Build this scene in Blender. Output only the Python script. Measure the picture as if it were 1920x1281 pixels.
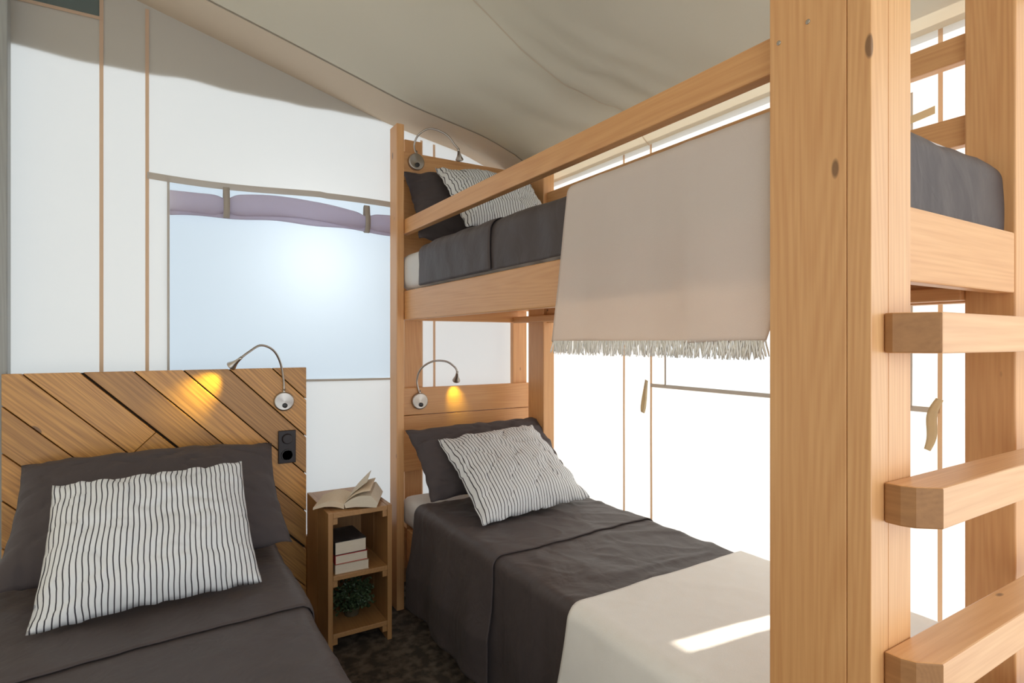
import bpy, bmesh, math, random
from mathutils import Vector, Matrix, noise
D = bpy.data
for o in list(D.objects): D.objects.remove(o)
SC = bpy.context.scene
COL = SC.collection
random.seed(7)

# ---------------------------------------------------------------- camera, world, lights, exposure
YAW = 31.5838
cam = D.cameras.new('camera'); cam.lens = 20.25; cam.sensor_width = 36; cam.clip_start = 0.02
co = D.objects.new('camera', cam); COL.objects.link(co)
co.location = (0, 0, 1.3); co.rotation_euler = (math.radians(90), 0, -math.radians(YAW))
SC.camera = co

SC.view_settings.view_transform = 'Standard'
SC.view_settings.look = 'None'
SC.view_settings.gamma = 1.0
SC.view_settings.use_curve_mapping = False
SC.view_settings.exposure = 0.2

W = D.worlds.new('sky'); SC.world = W; W.use_nodes = True
wn = W.node_tree.nodes; wn.clear()
bg = wn.new('ShaderNodeBackground'); bg.inputs['Color'].default_value = (0.86, 0.94, 1.0, 1)
bg.inputs['Strength'].default_value = 1.75
wo = wn.new('ShaderNodeOutputWorld'); W.node_tree.links.new(bg.outputs[0], wo.inputs[0])

def light(name, kind, loc, energy, color, size=0.1, target=None, **kw):
    l = D.lights.new(name, kind); l.energy = energy; l.color = color
    if kind == 'SUN': l.angle = size
    elif kind == 'AREA': l.size = size
    else: l.shadow_soft_size = size
    for k, v in kw.items(): setattr(l, k, v)
    o = D.objects.new(name, l); COL.objects.link(o); o.location = loc
    if target is not None:
        o.rotation_euler = (Vector(target) - Vector(loc)).to_track_quat('-Z', 'Y').to_euler()
    return o
SUN_DIR = Vector((0.99, -0.115, 0.60)).normalized()
light('sun', 'SUN', (6, -0.6, 5), 8.0, (1.0, 0.90, 0.76), math.radians(1.2), (6 - SUN_DIR.x, -0.6 - SUN_DIR.y, 5 - SUN_DIR.z))
light('lamp_outside_window', 'POINT', (0.70, 3.36, 1.70), 7, (1.0, 0.98, 0.95), 0.10)
light('added_side_fill', 'AREA', (2.25, -1.0, 1.25), 6, (0.78, 0.89, 1.0), 1.6, (1.2, 0.5, 1.2))  # added area light out of view, brightens the ladder-side faces

# ---------------------------------------------------------------- materials
def newmat(name):
    m = D.materials.new(name); m.use_nodes = True
    nt = m.node_tree; nt.nodes.clear()
    out = nt.nodes.new('ShaderNodeOutputMaterial')
    return m, nt, nt.nodes, nt.links, out
def math_node(nt, op, a, b=None, clamp=False):
    n = nt.nodes.new('ShaderNodeMath'); n.operation = op; n.use_clamp = clamp
    for i, v in enumerate((a, b)):
        if v is None: continue
        if isinstance(v, (int, float)): n.inputs[i].default_value = v
        else: nt.links.new(v, n.inputs[i])
    return n.outputs[0]
def mixc(nt, f, a, b, mode='MIX'):
    n = nt.nodes.new('ShaderNodeMix'); n.data_type = 'RGBA'; n.blend_type = mode
    for s, v in ((n.inputs[0], f), (n.inputs[6], a), (n.inputs[7], b)):
        if isinstance(v, (int, float)): s.default_value = v
        elif isinstance(v, tuple): s.default_value = (*v, 1)
        else: nt.links.new(v, s)
    return n.outputs[2]
def vmath(nt, op, a, b):
    n = nt.nodes.new('ShaderNodeVectorMath'); n.operation = op
    for i, v in enumerate((a, b)):
        if isinstance(v, tuple): n.inputs[i].default_value = v
        else: nt.links.new(v, n.inputs[i])
    return n.outputs[0]

def wood(name, light_c, mid_c, dark_c, axis='Z', rot=None, rough=0.42, tone=False, knots=True, contrast=1.0):
    m, nt, N, L, out = newmat(name)
    b = N.new('ShaderNodeBsdfPrincipled'); L.new(b.outputs[0], out.inputs[0])
    b.inputs['Roughness'].default_value = rough
    b.inputs['Specular IOR Level'].default_value = 0.75
    tc = N.new('ShaderNodeTexCoord'); oi = N.new('ShaderNodeObjectInfo')
    off = N.new('ShaderNodeCombineXYZ')
    r = math_node(nt, 'MULTIPLY', oi.outputs['Random'], 17.0)
    for i in range(3): L.new(r, off.inputs[i])
    base = tc.outputs['Object']
    if rot is not None:
        mp0 = N.new('ShaderNodeMapping'); mp0.inputs['Rotation'].default_value = rot; L.new(base, mp0.inputs[0]); base = mp0.outputs[0]
    co_ = vmath(nt, 'ADD', base, off.outputs[0])
    if tone:
        at = N.new('ShaderNodeAttribute'); at.attribute_name = 'tone'
        sh = N.new('ShaderNodeCombineXYZ'); t5 = math_node(nt, 'MULTIPLY', at.outputs['Fac'], 9.0)
        for i in range(3): L.new(t5, sh.inputs[i])
        co_ = vmath(nt, 'ADD', co_, sh.outputs[0])
    k = {'X': (0.045, 1, 1), 'Y': (1, 0.045, 1), 'Z': (1, 1, 0.045)}[axis]
    mv = vmath(nt, 'MULTIPLY', co_, k)
    n1 = N.new('ShaderNodeTexNoise'); n1.inputs['Scale'].default_value = 5.5; n1.inputs['Detail'].default_value = 2.0
    n1.inputs['Roughness'].default_value = 0.4
    L.new(mv, n1.inputs['Vector'])
    ring = math_node(nt, 'MULTIPLY', n1.outputs['Fac'], 230.0)
    ring = math_node(nt, 'SINE', ring)
    ring = math_node(nt, 'MULTIPLY_ADD', ring, 0.5); 
    ring.node.inputs[2].default_value = 0.5
    n2 = N.new('ShaderNodeTexNoise'); n2.inputs['Scale'].default_value = 170; n2.inputs['Detail'].default_value = 2
    k2 = {'X': (0.03, 1, 1), 'Y': (1, 0.03, 1), 'Z': (1, 1, 0.03)}[axis]
    L.new(vmath(nt, 'MULTIPLY', co_, k2), n2.inputs['Vector'])
    n3 = N.new('ShaderNodeTexNoise'); n3.inputs['Scale'].default_value = 3.0; L.new(mv, n3.inputs['Vector'])
    c = mixc(nt, n3.outputs['Fac'], light_c, mid_c)
    f = math_node(nt, 'MULTIPLY', ring, 0.15 * contrast)
    f2 = math_node(nt, 'MULTIPLY', n2.outputs['Fac'], 0.55 * contrast)
    f = math_node(nt, 'ADD', f, f2, True)
    c = mixc(nt, f, c, dark_c)
    if knots:
        kv = {'X': (3.5, 9, 9), 'Y': (9, 3.5, 9), 'Z': (9, 9, 3.5)}[axis]
        v = N.new('ShaderNodeTexVoronoi'); v.inputs['Scale'].default_value = 0.8
        L.new(vmath(nt, 'MULTIPLY', co_, kv), v.inputs['Vector'])
        mr = N.new('ShaderNodeMapRange'); mr.inputs['From Min'].default_value = 0.045; mr.inputs['From Max'].default_value = 0.062
        mr.inputs['To Min'].default_value = 0.85; mr.inputs['To Max'].default_value = 0.0
        L.new(v.outputs['Distance'], mr.inputs[0])
        c = mixc(nt, mr.outputs[0], c, (0.16, 0.07, 0.025))
    if tone:
        t = math_node(nt, 'MULTIPLY_ADD', at.outputs['Fac'], 0.7); t.node.inputs[2].default_value = 0.62
        cc = N.new('ShaderNodeCombineXYZ')
        for i in range(3): L.new(t, cc.inputs[i])
        c = mixc(nt, 1.0, c, cc.outputs[0], 'MULTIPLY')
    L.new(c, b.inputs['Base Color'])
    bp = N.new('ShaderNodeBump'); bp.inputs['Strength'].default_value = 0.12; bp.inputs['Distance'].default_value = 0.002
    L.new(f, bp.inputs['Height']); L.new(bp.outputs[0], b.inputs['Normal'])
    return m

PINE = ((0.80, 0.475, 0.215), (0.73, 0.385, 0.15), (0.48, 0.175, 0.045))
pine = {a: wood('pine_' + a, *PINE, axis=a) for a in 'XYZ'}
planked = wood('stained_planks', (0.92, 0.50, 0.14), (0.80, 0.38, 0.09), (0.28, 0.105, 0.02), axis='X', rot=(0, math.radians(-45), 0), tone=True, knots=True, contrast=1.5)
endgrain = wood('pine_end_grain', (0.42, 0.20, 0.065), (0.36, 0.165, 0.05), (0.20, 0.08, 0.02), axis='Y', rough=0.7, knots=False)
plywood = {a: wood('plywood_' + a, (0.52, 0.29, 0.11), (0.44, 0.22, 0.075), (0.26, 0.11, 0.035), axis=a, knots=(a == 'Z')) for a in 'XYZ'}
greywood = wood('grey_pole', (0.42, 0.42, 0.40), (0.33, 0.34, 0.33), (0.2, 0.2, 0.19), axis='Z', knots=False)

def cloth(name, color, color2=None, trans=0.0, tcol=None, rough=0.9, weave=900, bump=0.15, mottle=6.0, sheen=0.0, fold=0.0, spec=0.15):
    m, nt, N, L, out = newmat(name)
    tc = N.new('ShaderNodeTexCoord')
    n = N.new('ShaderNodeTexNoise'); n.inputs['Scale'].default_value = mottle; n.inputs['Detail'].default_value = 4; L.new(tc.outputs['Object'], n.inputs['Vector'])
    c = mixc(nt, n.outputs['Fac'], color, color2 or tuple(x * 0.93 for x in color))
    w = N.new('ShaderNodeTexNoise'); w.inputs['Scale'].default_value = weave; w.inputs['Detail'].default_value = 1; L.new(tc.outputs['Object'], w.inputs['Vector'])
    bp = N.new('ShaderNodeBump'); bp.inputs['Strength'].default_value = bump; bp.inputs['Distance'].default_value = 0.001
    L.new(w.outputs['Fac'], bp.inputs['Height'])
    if fold > 0:
        nf = N.new('ShaderNodeTexNoise'); nf.inputs['Scale'].default_value = 3.5; nf.inputs['Detail'].default_value = 3
        nf.inputs['Distortion'].default_value = 1.2; L.new(tc.outputs['Object'], nf.inputs['Vector'])
        b2 = N.new('ShaderNodeBump'); b2.inputs['Strength'].default_value = fold; b2.inputs['Distance'].default_value = 0.02
        nf2 = N.new('ShaderNodeTexNoise'); nf2.inputs['Scale'].default_value = 11; nf2.inputs['Detail'].default_value = 2
        nf2.inputs['Distortion'].default_value = 1.8; L.new(tc.outputs['Object'], nf2.inputs['Vector'])
        hh = math_node(nt, 'ADD', nf.outputs['Fac'], math_node(nt, 'MULTIPLY', nf2.outputs['Fac'], 0.2))
        L.new(hh, b2.inputs['Height']); L.new(b2.outputs[0], bp.inputs['Normal'])
    if trans > 0:
        d = N.new('ShaderNodeBsdfDiffuse'); t = N.new('ShaderNodeBsdfTranslucent'); mx = N.new('ShaderNodeMixShader')
        L.new(c, d.inputs['Color']); L.new(bp.outputs[0], d.inputs['Normal']); L.new(bp.outputs[0], t.inputs['Normal'])
        t.inputs['Color'].default_value = (*(tcol or color), 1)
        mx.inputs[0].default_value = trans
        L.new(d.outputs[0], mx.inputs[1]); L.new(t.outputs[0], mx.inputs[2]); L.new(mx.outputs[0], out.inputs[0])
    else:
        b = N.new('ShaderNodeBsdfPrincipled'); L.new(c, b.inputs['Base Color']); b.inputs['Roughness'].default_value = rough
        b.inputs['Specular IOR Level'].default_value = spec
        b.inputs['Sheen Weight'].default_value = sheen; b.inputs['Sheen Roughness'].default_value = 0.5
        L.new(bp.outputs[0], b.inputs['Normal']); L.new(b.outputs[0], out.inputs[0])
    return m
canvas = cloth('wall_canvas', (0.70, 0.65, 0.58), (0.66, 0.61, 0.54), trans=0.325, tcol=(0.79, 0.80, 0.79), mottle=2.5, fold=0.08)
liner = cloth('roof_liner', (0.80, 0.745, 0.62), (0.75, 0.70, 0.58), trans=0.12, tcol=(0.8, 0.75, 0.6), mottle=2.0, fold=0.12)
liner_edge = cloth('roof_liner_edge', (0.76, 0.64, 0.51), (0.72, 0.60, 0.47), trans=0.12, tcol=(0.8, 0.7, 0.55), mottle=2.0, fold=0.12)
seam_dark = cloth('roof_seam', (0.36, 0.31, 0.25), mottle=10)
partition = cloth('partition_canvas', (0.84, 0.76, 0.66), trans=0.28, tcol=(.9,.75,.55), mottle=2.5, fold=0.08)
seam_m = cloth('seam_tape', (0.68, 0.50, 0.37), trans=0.3, tcol=(0.85, 0.55, 0.32), mottle=10)
valance_m = cloth('valance_tape', (0.56, 0.50, 0.44), trans=0.25, tcol=(0.6, 0.52, 0.44), mottle=10)
pane_m = cloth('window_film', (0.52, 0.58, 0.64), (0.50, 0.56, 0.63), trans=0.44, tcol=(0.57, 0.63, 0.675), mottle=3, bump=0.02)
mesh_m = cloth('mesh_panel', (0.16, 0.19, 0.18), trans=0.2, tcol=(0.3, 0.4, 0.38))
blind_m = cloth('rolled_blind_cloth', (0.74, 0.69, 0.73), (0.66, 0.61, 0.65), trans=0.6, tcol=(0.80, 0.74, 0.84), mottle=8)
fly_m = cloth('outer_fly', (0.16, 0.15, 0.13), trans=0.04, tcol=(0.5, 0.45, 0.38))
dark_sheet = cloth('charcoal_cotton', (0.080, 0.063, 0.062), (0.070, 0.055, 0.054), rough=0.5, mottle=5, sheen=0.03, fold=0.5, spec=0.25)
dark_pillow = cloth('charcoal_pillowcase', (0.088, 0.072, 0.074), (0.078, 0.064, 0.065), rough=0.7, mottle=5, sheen=0.04, fold=0.5)
white_sheet = cloth('white_cotton', (0.72, 0.70, 0.69), rough=0.9, mottle=5, fold=0.1)
cream = cloth('cream_wool', (0.88, 0.85, 0.81), (0.84, 0.81, 0.76), rough=1.0, weave=380, bump=0.5, mottle=30, sheen=0.2)
cream_thin = cloth('cream_throw', (0.90, 0.83, 0.79), (0.86, 0.79, 0.75), trans=0.40, tcol=(0.90, 0.72, 0.56), weave=420, bump=0.5, mottle=18)
strap_m = cloth('tie_strap', (0.82, 0.72, 0.52), trans=0.35, tcol=(0.9, 0.75, 0.5), mottle=20)

def striped():
    m, nt, N, L, out = newmat('ticking_stripe')
    b = N.new('ShaderNodeBsdfPrincipled'); L.new(b.outputs[0], out.inputs[0]); b.inputs['Roughness'].default_value = 0.85
    b.inputs['Specular IOR Level'].default_value = 0.15
    uv = N.new('ShaderNodeUVMap'); sx = N.new('ShaderNodeSeparateXYZ'); L.new(uv.outputs[0], sx.inputs[0])
    x = math_node(nt, 'MULTIPLY', sx.outputs[0], 38.0)
    fr = math_node(nt, 'FRACT', x)
    d = math_node(nt, 'ABSOLUTE', math_node(nt, 'SUBTRACT', fr, 0.5))
    mr = N.new('ShaderNodeMapRange'); mr.inputs['From Min'].default_value = 0.085; mr.inputs['From Max'].default_value = 0.13
    mr.inputs['To Min'].default_value = 1; mr.inputs['To Max'].default_value = 0; L.new(d, mr.inputs[0])
    c = mixc(nt, mr.outputs[0], (0.76, 0.77, 0.79), (0.050, 0.045, 0.055))
    L.new(c, b.inputs['Base Color'])
    tc = N.new('ShaderNodeTexCoord'); w = N.new('ShaderNodeTexNoise'); w.inputs['Scale'].default_value = 500; L.new(tc.outputs['Object'], w.inputs[0])
    bp = N.new('ShaderNodeBump'); bp.inputs['Strength'].default_value = 0.2; bp.inputs['Distance'].default_value = 0.001
    L.new(w.outputs['Fac'], bp.inputs['Height']); L.new(bp.outputs[0], b.inputs['Normal'])
    return m
stripe_m = striped()

def plain(name, color, rough=0.5, metal=0.0, emit=0.0, ecol=None, aniso=0.0):
    m, nt, N, L, out = newmat(name)
    b = N.new('ShaderNodeBsdfPrincipled'); L.new(b.outputs[0], out.inputs[0])
    tc = N.new('ShaderNodeTexCoord'); n = N.new('ShaderNodeTexNoise'); n.inputs['Scale'].default_value = 60; L.new(tc.outputs['Object'], n.inputs['Vector'])
    L.new(mixc(nt, n.outputs['Fac'], color, tuple(c * 0.9 for c in color)), b.inputs['Base Color'])
    b.inputs['Roughness'].default_value = rough; b.inputs['Metallic'].default_value = metal
    if emit: b.inputs['Emission Color'].default_value = (*(ecol or color), 1); b.inputs['Emission Strength'].default_value = emit
    return m
steel = plain('brushed_steel', (0.50, 0.46, 0.42), 0.3, 1.0)
turned = plain('turned_steel', (0.50, 0.46, 0.42), 0.28, 1.0)
_b = [n for n in turned.node_tree.nodes if n.type == 'BSDF_PRINCIPLED'][0]; _t = turned.node_tree.nodes.new('ShaderNodeTangent')
_t.direction_type = 'RADIAL'; _t.axis = 'Y'; _b.inputs['Anisotropic'].default_value = 0.85; turned.node_tree.links.new(_t.outputs[0], _b.inputs['Tangent'])
black = plain('black_plastic', (0.02, 0.018, 0.018), 0.35)
brownblack = plain('brown_black_plastic', (0.022, 0.013, 0.014), 0.4)
led = plain('warm_led', (1.0, 0.75, 0.2), 0.4, 0, 9.0, (1.0, 0.7, 0.15))
backing = plain('dark_backing', (0.035, 0.018, 0.008), 0.9)
paper = plain('aged_paper', (0.74, 0.60, 0.44), 0.9)
paper_light = plain('paper_edges', (0.76, 0.68, 0.56), 0.9)
redcov = plain('red_cover', (0.45, 0.03, 0.03), 0.5)
tancov = plain('tan_cover', (0.55, 0.44, 0.32), 0.6)
greenleaf = plain('leaf_green', (0.05, 0.085, 0.035), 0.45)
stem_m = plain('stem_brown', (0.08, 0.06, 0.03), 0.8)

def page_stack(name):
    m, nt, N, L, out = newmat(name)
    b = N.new('ShaderNodeBsdfPrincipled'); L.new(b.outputs[0], out.inputs[0]); b.inputs['Roughness'].default_value = 0.9
    tc = N.new('ShaderNodeTexCoord'); n = N.new('ShaderNodeTexNoise'); n.inputs['Scale'].default_value = 30
    L.new(vmath(nt, 'MULTIPLY', tc.outputs['Object'], (1, 1, 40)), n.inputs['Vector'])
    L.new(mixc(nt, n.outputs['Fac'], (0.78, 0.70, 0.58), (0.58, 0.48, 0.36)), b.inputs['Base Color'])
    return m
pages_m = page_stack('page_block')
def cover_mat():
    m, nt, N, L, out = newmat('dark_cover')
    b = N.new('ShaderNodeBsdfPrincipled'); L.new(b.outputs[0], out.inputs[0]); b.inputs['Roughness'].default_value = 0.4
    tc = N.new('ShaderNodeTexCoord'); n = N.new('ShaderNodeTexNoise'); n.inputs['Scale'].default_value = 14; n.inputs['Detail'].default_value = 5; L.new(tc.outputs['Object'], n.inputs['Vector'])
    mr = N.new('ShaderNodeMapRange'); mr.inputs['From Min'].default_value = 0.55; mr.inputs['From Max'].default_value = 0.75; L.new(n.outputs['Fac'], mr.inputs[0])
    L.new(mixc(nt, mr.outputs[0], (0.03, 0.028, 0.03), (0.16, 0.15, 0.15)), b.inputs['Base Color'])
    return m
cover_dark = cover_mat()
def carpet():
    m, nt, N, L, out = newmat('dark_carpet')
    b = N.new('ShaderNodeBsdfPrincipled'); L.new(b.outputs[0], out.inputs[0]); b.inputs['Roughness'].default_value = 0.95
    tc = N.new('ShaderNodeTexCoord'); n = N.new('ShaderNodeTexNoise'); n.inputs['Scale'].default_value = 22; n.inputs['Detail'].default_value = 6; L.new(tc.outputs['Object'], n.inputs['Vector'])
    mr = N.new('ShaderNodeMapRange'); mr.inputs['From Min'].default_value = 0.42; mr.inputs['From Max'].default_value = 0.62; L.new(n.outputs['Fac'], mr.inputs[0])
    L.new(mixc(nt, mr.outputs[0], (0.045, 0.032, 0.022), (0.14, 0.105, 0.075)), b.inputs['Base Color'])
    bp = N.new('ShaderNodeBump'); bp.inputs['Strength'].default_value = 0.6; L.new(n.outputs['Fac'], bp.inputs['Height']); L.new(bp.outputs[0], b.inputs['Normal'])
    return m
carpet_m = carpet()

# ---------------------------------------------------------------- mesh helpers
class MB:
    def __init__(s): s.v = []; s.f = []; s.uv = {}; s.tone = []
    def add(s, v, f, tone=0.5):
        k = len(s.v); s.v += [tuple(p) for p in v]; s.f += [tuple(i + k for i in q) for q in f]; s.tone += [tone] * len(f)
    def box(s, x0, x1, y0, y1, z0, z1, tone=0.5):
        s.add([(x0,y0,z0),(x1,y0,z0),(x1,y1,z0),(x0,y1,z0),(x0,y0,z1),(x1,y0,z1),(x1,y1,z1),(x0,y1,z1)],
              [(0,3,2,1),(4,5,6,7),(0,1,5,4),(1,2,6,5),(2,3,7,6),(3,0,4,7)], tone)
    def prism(s, poly, y0, y1, tone=0.5):          # poly in (x, z)
        n = len(poly)
        v = [(x, y0, z) for x, z in poly] + [(x, y1, z) for x, z in poly]
        f = [tuple(range(n)), tuple(range(2*n-1, n-1, -1))] + [(i, n+i, n+(i+1) % n, (i+1) % n) for i in range(n)]
        s.add(v, f, tone)
    def prismz(s, poly, z0, z1):                    # poly in (x, y)
        n = len(poly)
        v = [(x, y, z0) for x, y in poly] + [(x, y, z1) for x, y in poly]
        s.add(v, [tuple(range(n-1, -1, -1)), tuple(range(n, 2*n))] + [(i, (i+1) % n, n+(i+1) % n, n+i) for i in range(n)])
    def grid(s, fn, nu, nv, closed_u=False):
        k = len(s.v)
        for j in range(nv + 1):
            for i in range(nu if closed_u else nu + 1):
                s.v.append(tuple(fn(i / nu, j / nv)))
        w = nu if closed_u else nu + 1
        for j in range(nv):
            for i in range(nu):
                i2 = (i + 1) % w
                s.f.append((k + j*w + i, k + j*w + i2, k + (j+1)*w + i2, k + (j+1)*w + i)); s.tone.append(0.5)
    def tube(s, pts, rad, n=12, cap=True):
        pts = [Vector(p) for p in pts]; k = len(s.v)
        rads = rad if isinstance(rad, (list, tuple)) else [rad] * len(pts)
        t0 = (pts[1] - pts[0]).normalized()
        nrm = t0.orthogonal().normalized()
        for i, p in enumerate(pts):
            t = (pts[min(i+1, len(pts)-1)] - pts[max(i-1, 0)]).normalized()
            nrm = (nrm - t * nrm.dot(t)).normalized(); bn = t.cross(nrm)
            for a in range(n):
                an = 2*math.pi*a/n
                s.v.append(tuple(p + (nrm*math.cos(an) + bn*math.sin(an)) * rads[i]))
        for i in range(len(pts)-1):
            for a in range(n):
                b = (a+1) % n
                s.f.append((k+i*n+a, k+i*n+b, k+(i+1)*n+b, k+(i+1)*n+a)); s.tone.append(0.5)
        if cap:
            s.f.append(tuple(k+a for a in range(n-1, -1, -1))); s.tone.append(.5)
            e = k+(len(pts)-1)*n; s.f.append(tuple(e+a for a in range(n))); s.tone.append(.5)
    def build(s, name, mat, parent=None, loc=None, smooth=False, bevel=0.0, solid=0.0, tone=False, uv=None, seg=2):
        me = D.meshes.new(name)
        org = Vector(parent_world(parent)) if parent else Vector((0, 0, 0))
        if loc is not None and parent is None: org = Vector(loc)
        me.from_pydata([tuple(Vector(p) - org) for p in s.v], [], s.f)
        bm = bmesh.new(); bm.from_mesh(me)
        if not solid and not uv and not smooth: bmesh.ops.recalc_face_normals(bm, faces=bm.faces)
        bm.to_mesh(me); bm.free()
        if tone:
            at = me.attributes.new('tone', 'FLOAT', 'FACE')
            for i, t in enumerate(s.tone): at.data[i].value = t
        if uv:
            l = me.uv_layers.new(name='UVMap')
            for lp in me.loops: l.data[lp.index].uv = uv[lp.vertex_index]
        if smooth:
            for p in me.polygons: p.use_smooth = True
        me.materials.append(mat)
        o = D.objects.new(name, me); COL.objects.link(o)
        if parent: o.parent = parent
        else: o.location = org
        if bevel:
            b = o.modifiers.new('bevel', 'BEVEL'); b.width = bevel; b.segments = seg; b.limit_method = 'ANGLE'; b.angle_limit = math.radians(40)
        if solid:
            b = o.modifiers.new('solid', 'SOLIDIFY'); b.thickness = solid; b.offset = -1
        return o
def parent_world(p):
    v = Vector((0, 0, 0))
    while p: v += p.location; p = p.parent
    return v
def thing(name, loc, label, cat, group=None):
    o = D.objects.new(name, None); COL.objects.link(o); o.location = loc; o.empty_display_size = 0.05
    return tag(o, label, cat, group)
def tag(o, label, cat, group=None):
    o['label'] = label; o['category'] = cat
    if group: o['group'] = group
    return o
def struct(o, label=None):
    o['kind'] = 'structure'
    if label: o['label'] = label
    return o
def nz(x, y, z=0.0): return noise.noise(Vector((x, y, z)))
def lerp(a, b, t): return a + (b - a) * t
def sm(t): t = max(0, min(1, t)); return t*t*(3-2*t)
def interp(tab, x):
    if x <= tab[0][0]: return tab[0][1]
    for (a, b), (c, d) in zip(tab, tab[1:]):
        if x <= c: return lerp(b, d, (x - a) / (c - a))
    return tab[-1][1]

# ---------------------------------------------------------------- tent shell
YB = 3.0; XR = 1.9; XL = -1.35; YF = -1.6
RT = [(-1.4, 3.12), (-0.5, 2.905), (-0.08, 2.79), (0.5, 2.632), (1.06, 2.475), (1.5, 2.395), (1.745, 2.31), (1.88, 2.197), (1.97, 2.157)]
RD = [(-.5, .05), (.3, .10), (.8, .11), (1.0, .085), (1.217, .0), (1.425, -.05), (1.62, -.025), (1.76, .02), (1.88, 0)]
def smooth_tab(x): return (interp(RT, x - 0.06) + interp(RT, x) + interp(RT, x + 0.06)) / 3
def roof_z(x, y):
    z = smooth_tab(x)
    # slack cloth hanging between the seam lines
    for a, b, d in ((-1.6, 0.2, .05), (0.2, 1.9, .05), (1.9, 2.7, .035), (2.7, 3.0, .012)):
        if a <= y <= b:
            z -= d * math.sin(math.pi * (y - a) / (b - a)) * sm((x + 0.2) / 1.2) * (1 - sm((x - 1.66) / 0.2))
    z += interp(RD, x) * math.exp(-((y - 1.9) / 0.36) ** 2)
    # gathers where the seam meets the low eave
    q = max(0, (x - 1.0) / 0.9)
    if y < 2.72: z += (1 - sm((x - 1.74) / 0.14)) * (0.018 * q * math.sin((y - 1.9 + .25*(x-1.7)) * 34 + 5 * nz(x * 2, y * 3)) * math.exp(-((y - 1.88) / 0.30) ** 2) + 0.006 * nz(x*1.5, y*6, 3) * sm(x))
    return z
def ground_wave(a, b, s=0.006): return s * nz(a * 1.7, b * 1.1, 4.2) + s * .35 * nz(a * 6, b * 2.2, 9.1)

mb = MB(); mb.box(XL, XR, YF, YB, -0.05, 0.0)
struct(mb.build('floor', carpet_m))

def wall_cells(axis, fixed, breaks_u, breaks_z, hole, top, name, mat, step=0.05):
    m = MB()
    for u0, u1 in zip(breaks_u, breaks_u[1:]):
        for z0, z1 in zip(breaks_z, breaks_z[1:]):
            if any(hu0 - 1e-6 <= u0 and u1 <= hu1 + 1e-6 and hz0 - 1e-6 <= z0 and z1 <= hz1 + 1e-6 for hu0, hu1, hz0, hz1 in hole): continue
            nu = max(1, int((u1-u0)/step)); nv = max(1, int((min(z1, 3.2)-z0)/step))
            def fn(a, b):
                u = lerp(u0, u1, a); t = top(u)
                zz0 = min(z0, t); zz1 = t if z1 > 3 else z1
                z = lerp(zz0, zz1, b)
                w = ground_wave(u, z)
                return (u, fixed + w, z) if axis == 'y' else (fixed + w, u, z)
            m.grid(fn, nu, nv)
    o = m.build(name, mat, smooth=True)
    bm = bmesh.new(); bm.from_mesh(o.data); bmesh.ops.remove_doubles(bm, verts=bm.verts, dist=1e-4); bm.to_mesh(o.data); bm.free()
    return o
WX0, WX1, WZ0, WZ1 = 0.04, 1.17, 1.105, 2.035
struct(wall_cells('y', YB, [XL, -0.72, -0.204, WX0, WX1, XR], [0, WZ0, WZ1, 2.67, 9], [(WX0, WX1, WZ0, WZ1), (-0.72, -0.204, 2.67, 9)],
       lambda x: roof_z(x, YB) + 0.01, 'wall_back', canvas))
SY0, SY1, SZ0, SZ1 = 0.848, 0.902, 0.76, 1.06            # the opened zip in the side wall that lets a sliver of sun in
struct(wall_cells('x', XR, [YF, -1.45, 0.10, 0.832, SY0, SY1, 1.80, YB], [0, SZ0, SZ1, WZ0, WZ1, 9], [(-1.45, 0.10, 0, WZ1), (SY0, SY1, SZ0, SZ1), (0.832, SY0, WZ0, WZ1), (SY0, SY1, WZ0, WZ1), (SY1, 1.80, WZ0, WZ1)],  # large opening out of view is made up for the added area light
       lambda y: roof_z(XR, y) + 0.02, 'wall_right', canvas))
struct(wall_cells('x', XL, [YF, YB], [0, 1.5, 9], [], lambda y: roof_z(XL, y) + 0.01, 'wall_left', partition))

def pane(name, fn, nu=30, nv=24, mat=pane_m):
    m = MB(); m.grid(fn, nu, nv); return struct(m.build(name, mat, smooth=True))
pane('window_1', lambda a, b: (lerp(WX0, WX1, a), YB + 0.008 + 0.002 * nz(a*3, b*3), lerp(WZ0, WZ1, b)))
pane('window_2', lambda a, b: (XR + 0.008, lerp(0.832, 1.80, a), lerp(WZ0, WZ1, b)))
pane('window_3', lambda a, b: (lerp(-0.72, -0.204, a), YB + 0.004, lerp(2.67, roof_z(lerp(-0.72, -0.204, a), YB) + .02, b)), mat=mesh_m)

# roof liner: main sheet and the differently shaded strip along the back wall
def roof(y0, y1, name, mat, ny):
    m = MB(); m.grid(lambda a, b: (lerp(XL, XR + 0.02, a), lerp(y0, y1, b), roof_z(lerp(XL, XR + 0.02, a), lerp(y0, y1, b))), 90, ny)
    return struct(m.build(name, mat, smooth=True))
roof(YF, 2.7, 'ceiling', liner, 120)
roof(2.7, YB + 0.01, 'ceiling', liner_edge, 12)
def roof_line(y, name, w=0.007, x0=XL, mat=None):
    m = MB()
    m.grid(lambda a, b: (lerp(x0, XR, a), y + (b - .5) * w, roof_z(lerp(x0, XR, a), y) - 0.0035), 90, 1)
    return struct(m.build(name, mat or seam_dark, smooth=True))
roof_line(2.7, 'trim_1', 0.008); roof_line(1.9, 'trim_2', 0.005, mat=liner_edge)

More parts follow.
